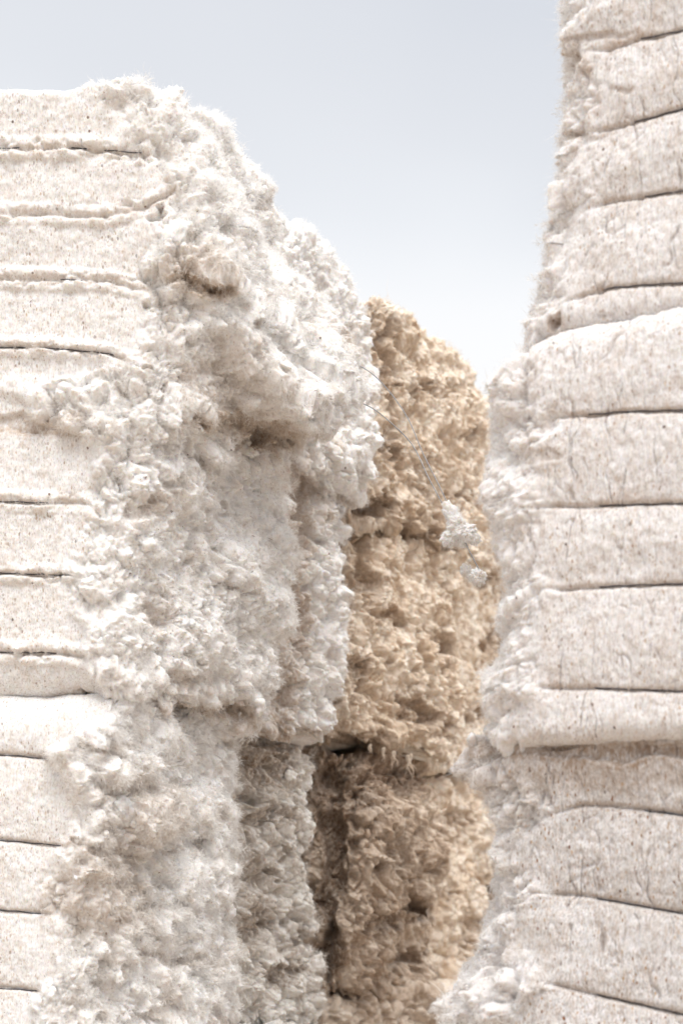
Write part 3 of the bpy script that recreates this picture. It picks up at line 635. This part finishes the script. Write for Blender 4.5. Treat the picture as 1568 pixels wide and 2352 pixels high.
D3 = make_bale('cotton_bale', [
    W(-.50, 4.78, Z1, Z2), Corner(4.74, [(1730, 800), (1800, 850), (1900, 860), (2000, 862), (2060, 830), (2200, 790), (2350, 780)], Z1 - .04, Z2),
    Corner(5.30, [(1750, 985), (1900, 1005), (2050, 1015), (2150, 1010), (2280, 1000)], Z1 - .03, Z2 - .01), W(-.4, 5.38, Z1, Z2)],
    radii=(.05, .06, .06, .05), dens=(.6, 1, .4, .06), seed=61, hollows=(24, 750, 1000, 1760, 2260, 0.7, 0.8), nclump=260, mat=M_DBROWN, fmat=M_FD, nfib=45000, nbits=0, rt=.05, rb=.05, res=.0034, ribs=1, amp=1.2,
    pits=[(790, 1790, 70, 70, .07, 1.), (765, 2000, 26, 200, .07, .9), (760, 2200, 24, 90, .07, .9), (1000, 1760, 120, 18, .08, .9), (960, 2080, 26, 26, .10, .9), (905, 1960, 30, 60, .04, .6), (930, 2210, 40, 20, .06, .7), (860, 2290, 90, 16, .06, .8), (880, 2120, 40, 24, .03, .7), (760, 1950, 24, 120, .02, .5), (930, 1790, 50, 30, .04, .9)],  # tall tinted strips on the left paint that face's shadow
    label='dark brown cotton bale in the shadow at lower middle', group=BRN)
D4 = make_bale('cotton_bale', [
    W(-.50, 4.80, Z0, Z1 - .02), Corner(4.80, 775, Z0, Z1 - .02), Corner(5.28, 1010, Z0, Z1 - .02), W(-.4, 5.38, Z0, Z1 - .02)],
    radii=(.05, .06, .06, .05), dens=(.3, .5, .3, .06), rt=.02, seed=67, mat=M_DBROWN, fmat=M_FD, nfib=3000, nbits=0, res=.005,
    label='dark brown cotton bale at the very bottom, just below the shadowed one', group=BRN)
E1 = make_bale('cotton_bale', [
    W(.10, 5.42, Z2 - .02, Z3 + .04), Corner(5.44, [(860, 1075), (1250, 1050), (1400, 1000), (1760, 1000)], Z2 - .02, Z3 + .04),
    Corner(6.0, [(900, 1190), (1250, 1170), (1340, 1140), (1700, 1150)], Z2, Z3 + .05), W(.2, 6.05, Z2, Z3)],
    radii=(.05, .06, .06, .05), dens=(.5, .9, .3, .06), seed=71, hollows=(16, 1060, 1140, 900, 1720, 0.7, 0.8), nclump=150, mat=M_BROWN, fmat=M_FB, nfib=9000, nbits=0, res=.004, ribs=1, amp=.8,
    pits=[(1135, 1350, 12, 34, .16, .9), (1098, 1330, 18, 20, .12, .8), (1100, 1640, 16, 20, .06, .7), (1120, 1480, 14, 40, .05, .6)],
    label='tall tan cotton bale squeezed between the middle one and right stack', group=BRN)
E3 = make_bale('cotton_bale', [
    W(.10, 5.42, Z1 - .02, Z2 - .02), Corner(5.46, [(1750, 955), (2260, 960)], Z1 - .02, Z2 - .05),
    Corner(6.0, [(1750, 1140), (1950, 1135), (2100, 1130), (2260, 1120)], Z1 - .02, Z2 - .03), W(.2, 6.05, Z1, Z2)],
    radii=(.05, .06, .06, .05), dens=(.5, .9, .3, .06), seed=73, hollows=(16, 1000, 1130, 1780, 2240, 0.7, 0.8), nclump=150, mat=M_BROWN, fmat=M_FD, nfib=9000, nbits=0, res=.004, ribs=1,
    pits=[(1110, 2130, 30, 40, .04, .7), (1060, 1880, 20, 30, .02, .4)],
    label='brown cotton bale at lower middle, touching the right stack', group=BRN)
E4 = make_bale('cotton_bale', [
    W(.10, 5.42, Z0, Z1 - .02), Corner(5.30, [(2200, 1030), (2800, 1030)], Z0, Z1 - .02),
    Corner(5.9, 1200, Z0, Z1 - .03), W(.2, 6.05, Z0, Z1)],
    radii=(.05, .06, .06, .05), dens=(.5, .6, .3, .06), seed=79, mat=M_BROWN, fmat=M_FB, nfib=3000, nbits=0, res=.005,
    label='tan cotton bale at the bottom, a sliver beside the foot of the right stack', group=BRN)
for k, (za, zb_, lb) in enumerate(((Z2, Z3 - .04, 'far brown bale high in the dark gap beside the right stack'),
                                   (Z1, Z2 - .02, 'far brown bale low in the dark gap beside the right stack'),
                                   (Z0, Z1 - .02, 'far brown bale on the ground in the gap beside the right stack'))):
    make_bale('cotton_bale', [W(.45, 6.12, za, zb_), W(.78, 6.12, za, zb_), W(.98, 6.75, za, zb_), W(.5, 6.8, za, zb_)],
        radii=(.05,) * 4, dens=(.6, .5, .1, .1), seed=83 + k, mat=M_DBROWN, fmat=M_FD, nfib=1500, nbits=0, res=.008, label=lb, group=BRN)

# ---------------------------------------------------------------- right stack
def right(zb_, zt_, edge, face, D0=2.98, dF=.28, mat=None, rb=.05, **kw):
    """edge: outline of the left side; face: X where the pressed face begins"""
    fx = lerp_tab(face)
    fl = Corner(D0, edge, zb_, zt_); back = Corner(3.62, [(HY - (HY - a) * D0 / 3.62, b + 120) for a, b in edge], zb_, zt_)
    return make_bale('cotton_bale', [fl, Corner(D0 - dF, 1900, zb_, zt_), W(1.35, 3.45, zb_, zt_), back],
        radii=(.13, .06, .06, .06), dens=(1, .08, .08, .8), torn=lambda X, Y, e: np.where(e == 0, 1 - sm(-60, 30, X - fx(Y) + 22), 1.), amp=1.0, mat=mat or M_RIGHT, fmat=M_FW, group=RGT, rb=rb,
        res=.0026, cracks=1.0, wire_r=.0012, **kw)
S = dict(side=-1)
off = 2    # the relief stands this many px outside the base outline
R1 = right(2.32, 3.30, [(Y, X + off) for Y, X in [(-100, 1290), (0, 1290), (60, 1272), (120, 1285), (250, 1277), (350, 1285), (430, 1262), (480, 1275), (560, 1262), (600, 1245), (680, 1218), (740, 1205), (770, 1200)]],
    [(0, 1370), (110, 1390), (290, 1385), (460, 1375), (560, 1290), (680, 1330), (770, 1275)], seed=101, nclump=300, nfib=65000, nbits=200, rt=.05, rb=.035, D0=3.01, pillow=.011,
    ties=[dict(p=[(1300, 130), (1395, 115), (1460, 92), (1568, 70), (2000, 10)], fade=(1400, 1340), d=.0085, w=5, wire=((1470, 1660),), **S),
          dict(p=[(1300, 320), (1390, 297), (1480, 275), (1568, 250), (2000, 190)], fade=(1390, 1330), d=.0085, w=5, wire=((1455, 1660),), **S),
          dict(p=[(1300, 510), (1390, 466), (1450, 457), (1568, 438), (2000, 400)], fade=(1390, 1330), d=.0085, w=5, wire=((1480, 1660),), **S),
          dict(p=[(1260, 720), (1340, 680), (1400, 662), (1480, 655), (1568, 650), (2000, 620)], fade=(1340, 1280), d=.0085, w=5, wire=((1385, 1660),), **S)],
    pits=[(1340, 140, 22, 26, .02, .8), (1390, 80, 90, 10, .005, .5), (1290, 740, 12, 18, .03, .8), (1320, 320, 30, 12, .015, .6), (1430, 195, 22, 10, .004, .5)],
    label='white cotton bale at the top right, the highest of its stack')
R2 = right(1.47, 2.315, [(Y, X + off) for Y, X in [(765, 1215), (800, 1180), (830, 1150), (860, 1132), (900, 1122), (960, 1128), (1020, 1120), (1060, 1130), (1140, 1142), (1260, 1143), (1340, 1145), (1380, 1132), (1420, 1142), (1500, 1140), (1560, 1147), (1620, 1140), (1700, 1150)]],
    [(770, 1230), (850, 1250), (950, 1290), (1050, 1230), (1160, 1260), (1250, 1230), (1350, 1290), (1450, 1250), (1580, 1260), (1700, 1210)], seed=103, nclump=260, nfib=65000, nbits=200, rt=.07, rb=.03, pillow=.012,
    ties=[dict(p=[(1150, 985), (1260, 962), (1350, 953), (1430, 946), (1568, 942), (2000, 930)], fade=(1300, 1230), d=.009, w=5, wire=((1350, 1660),), **S),
          dict(p=[(1150, 1180), (1280, 1164), (1400, 1161), (1568, 1157), (2000, 1150)], fade=(1280, 1200), d=.009, w=5, wire=((1375, 1660),), **S),
          dict(p=[(1150, 1360), (1300, 1352), (1450, 1345), (1568, 1341), (2000, 1335)], fade=(1290, 1220), d=.009, w=5, wire=((1375, 1660),), **S),
          dict(p=[(1150, 1590), (1240, 1580), (1350, 1580), (1568, 1588), (2000, 1600)], fade=(1270, 1210), d=.009, w=5, wire=((1365, 1440), (1445, 1660)), **S)],
    pits=[(1310, 1130, 10, 16, .004, .5), (1250, 1050, 40, 12, .004, .4)],
    label='white bale in the middle of the right stack, rounded lip over a brown band')
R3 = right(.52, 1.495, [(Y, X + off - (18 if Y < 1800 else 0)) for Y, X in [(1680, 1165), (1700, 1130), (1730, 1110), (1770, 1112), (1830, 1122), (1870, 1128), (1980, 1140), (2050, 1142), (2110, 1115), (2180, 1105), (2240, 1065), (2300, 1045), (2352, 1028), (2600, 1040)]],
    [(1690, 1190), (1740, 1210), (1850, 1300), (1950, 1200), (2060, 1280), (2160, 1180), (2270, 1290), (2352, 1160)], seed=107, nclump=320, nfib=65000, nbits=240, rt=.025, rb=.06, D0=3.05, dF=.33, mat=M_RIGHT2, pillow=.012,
    ties=[dict(p=[(1200, 1890), (1290, 1865), (1340, 1852), (1400, 1852), (1568, 1873), (2000, 1930)], fade=(1320, 1240), d=.009, w=5, wire=((1480, 1660),), **S),
          dict(p=[(1150, 2045), (1270, 2052), (1350, 2060), (1568, 2098), (2000, 2180)], fade=(1280, 1200), d=.009, w=5, wire=((1370, 1660),), **S),
          dict(p=[(1150, 2225), (1280, 2262), (1330, 2275), (1568, 2330), (2000, 2430)], fade=(1280, 1200), d=.009, w=5, wire=((1370, 1660),), **S)],
    pits=[(1420, 1732, 260, 20, .015, 1.), (1270, 1712, 60, 24, .015, .9), (1420, 1780, 240, 34, .0, .6), (1390, 2170, 12, 26, .003, .4)],
    bumps=[(1110, 1745, 40, 45, .045), (1100, 2320, 90, 60, .02)],
    label='speckled greyish bale low in the right stack, fluffy tuft at its upper left')
R4 = make_bale('cotton_bale', [W(.26, 3.0, Z0, .53), W(.95, 2.72, Z0, .53), W(1.35, 3.45, Z0, .53), W(.46, 3.62, Z0, .53)],
    radii=(.1, .06, .06, .06), dens=(.5, .1, .1, .3), torn=lambda X, Y, e: np.full(len(X), .5), mat=M_RIGHT, seed=109, nfib=3000, nbits=0, res=.006,
    label='lowest cotton bale on the ground under the right stack', group=RGT)

# ---------------------------------------------------------------- loose wires and lint caught on them
def wire(pts, label, r=.0014):
    P3 = smoothpath([unproj(*p) for p in pts], 120); loc = P3[-1].copy()
    V_, f_ = tube(P3, r, 8); o = mesh_obj('loose_wire', V_, f_, M_STEEL, loc=loc); o.location = loc
    o['label'] = label; o['category'] = 'wire'; o['group'] = 'loose baling wires'
wire([(770, 815, 4.30), (825, 840, 4.2), (865, 868, 4.1), (930, 950, 4.0), (975, 1050, 3.9), (1010, 1120, 3.85), (1035, 1175, 3.8), (1060, 1230, 3.79), (1100, 1310, 3.76)],
     'upper of two thin loose wires, ending in the small round lint ball')
wire([(760, 905, 4.10), (803, 917, 4.05), (850, 935, 4.0), (905, 978, 3.95), (945, 1020, 3.9), (985, 1100, 3.85), (1030, 1185, 3.81), (1050, 1225, 3.80)],
     'lower of two thin loose wires, ending in the triangular lint tuft')
def tuft(pts, label, seed, nf=5000, fl=.006):
    """lint clump grown round a few overlapping centres; (X,Y,D,r)"""
    rg = np.random.default_rng(seed); cs = np.array([unproj(a, b, c) for a, b, c, _ in pts]); rs = np.array([q[3] for q in pts])
    c0 = (cs * rs[:, None]).sum(0) / rs.sum(); nu, nv = 220, 140
    th = np.linspace(0, 2 * math.pi, nu, endpoint=False); ph = np.linspace(.02, math.pi - .02, nv)
    PH, TH = np.meshgrid(ph, th, indexing='ij'); dr = np.stack([np.sin(PH) * np.cos(TH), np.sin(PH) * np.sin(TH), np.cos(PH)], -1).reshape(-1, 3)
    best = np.full(len(dr), .004)
    for c, r in zip(cs, rs):       # farthest hit of a ray from the middle with each blob
        oc = c0 - c; b = (dr * oc).sum(1); q = b * b - (oc @ oc - r * r); t = np.where(q > 0, -b + np.sqrt(np.maximum(q, 0)), 0); best = np.maximum(best, t)
    B = best.reshape(nv, nu)
    for _ in range(9): B = (B + np.roll(B, 1, 1) + np.roll(B, -1, 1) + np.pad(B, ((1, 0), (0, 0)), mode='edge')[:-1] + np.pad(B, ((0, 1), (0, 0)), mode='edge')[1:]) / 5
    P = (c0 + dr * B.reshape(-1)[:, None]).astype(F)
    a, _ = worley(P / F(.012), seed); b, _ = worley(P / F(.005), seed + 1)
    P = P + (dr * (((.5 - a) * .013 + (.5 - b) * .004) + fbm(P / F(.018), 3, seed + 2) * .007)[:, None]).astype(F)
    i = np.arange(nv - 1)[:, None] * nu; j = np.arange(nu)[None]; j2 = (j + 1) % nu
    Q = np.stack([i + j, i + nu + j, i + nu + j2, i + j2], -1).reshape(-1, 4)
    caps = [np.arange(nu)[None], ((nv - 1) * nu + np.arange(nu))[::-1][None]]
    root = bpy.data.objects.new('lint_tuft', None); root.location = c0; COL.objects.link(root); root['label'] = label; root['category'] = 'lint tuft'; root['group'] = 'lint tufts caught on the loose wires'
    one = np.ones(len(P)); mesh_obj('lint', P, [Q] + caps, M_WHITE, root, attrs=dict(torn=one, stain_shade=one * 0, crack=one * 0), loc=c0)
    V_, f_ = fibres(P, dr, rg, nf, one, fl, .0006, clump=6); o = mesh_obj('loose_fibres', V_, f_, M_FW, root, loc=c0); o['kind'] = 'stuff'
tuft([(1026, 1162, 3.80, .012), (1034, 1178, 3.80, .020), (1046, 1198, 3.80, .024), (1052, 1214, 3.80, .028), (1058, 1228, 3.80, .030), (1074, 1226, 3.79, .024), (1088, 1238, 3.79, .018), (1034, 1236, 3.80, .022), (1022, 1238, 3.80, .014)],
     'larger white lint tuft, roughly triangular, caught on the loose wires', 7)
tuft([(1096, 1322, 3.76, .017), (1092, 1332, 3.76, .013)], 'small round lint ball at the lower end of the loose wire', 8, 2000, .004)
tuft([(1072, 1312, 3.84, .013), (1080, 1322, 3.84, .011)], 'small blurry lint tuft just behind the round lint ball', 9, 1200, .005)
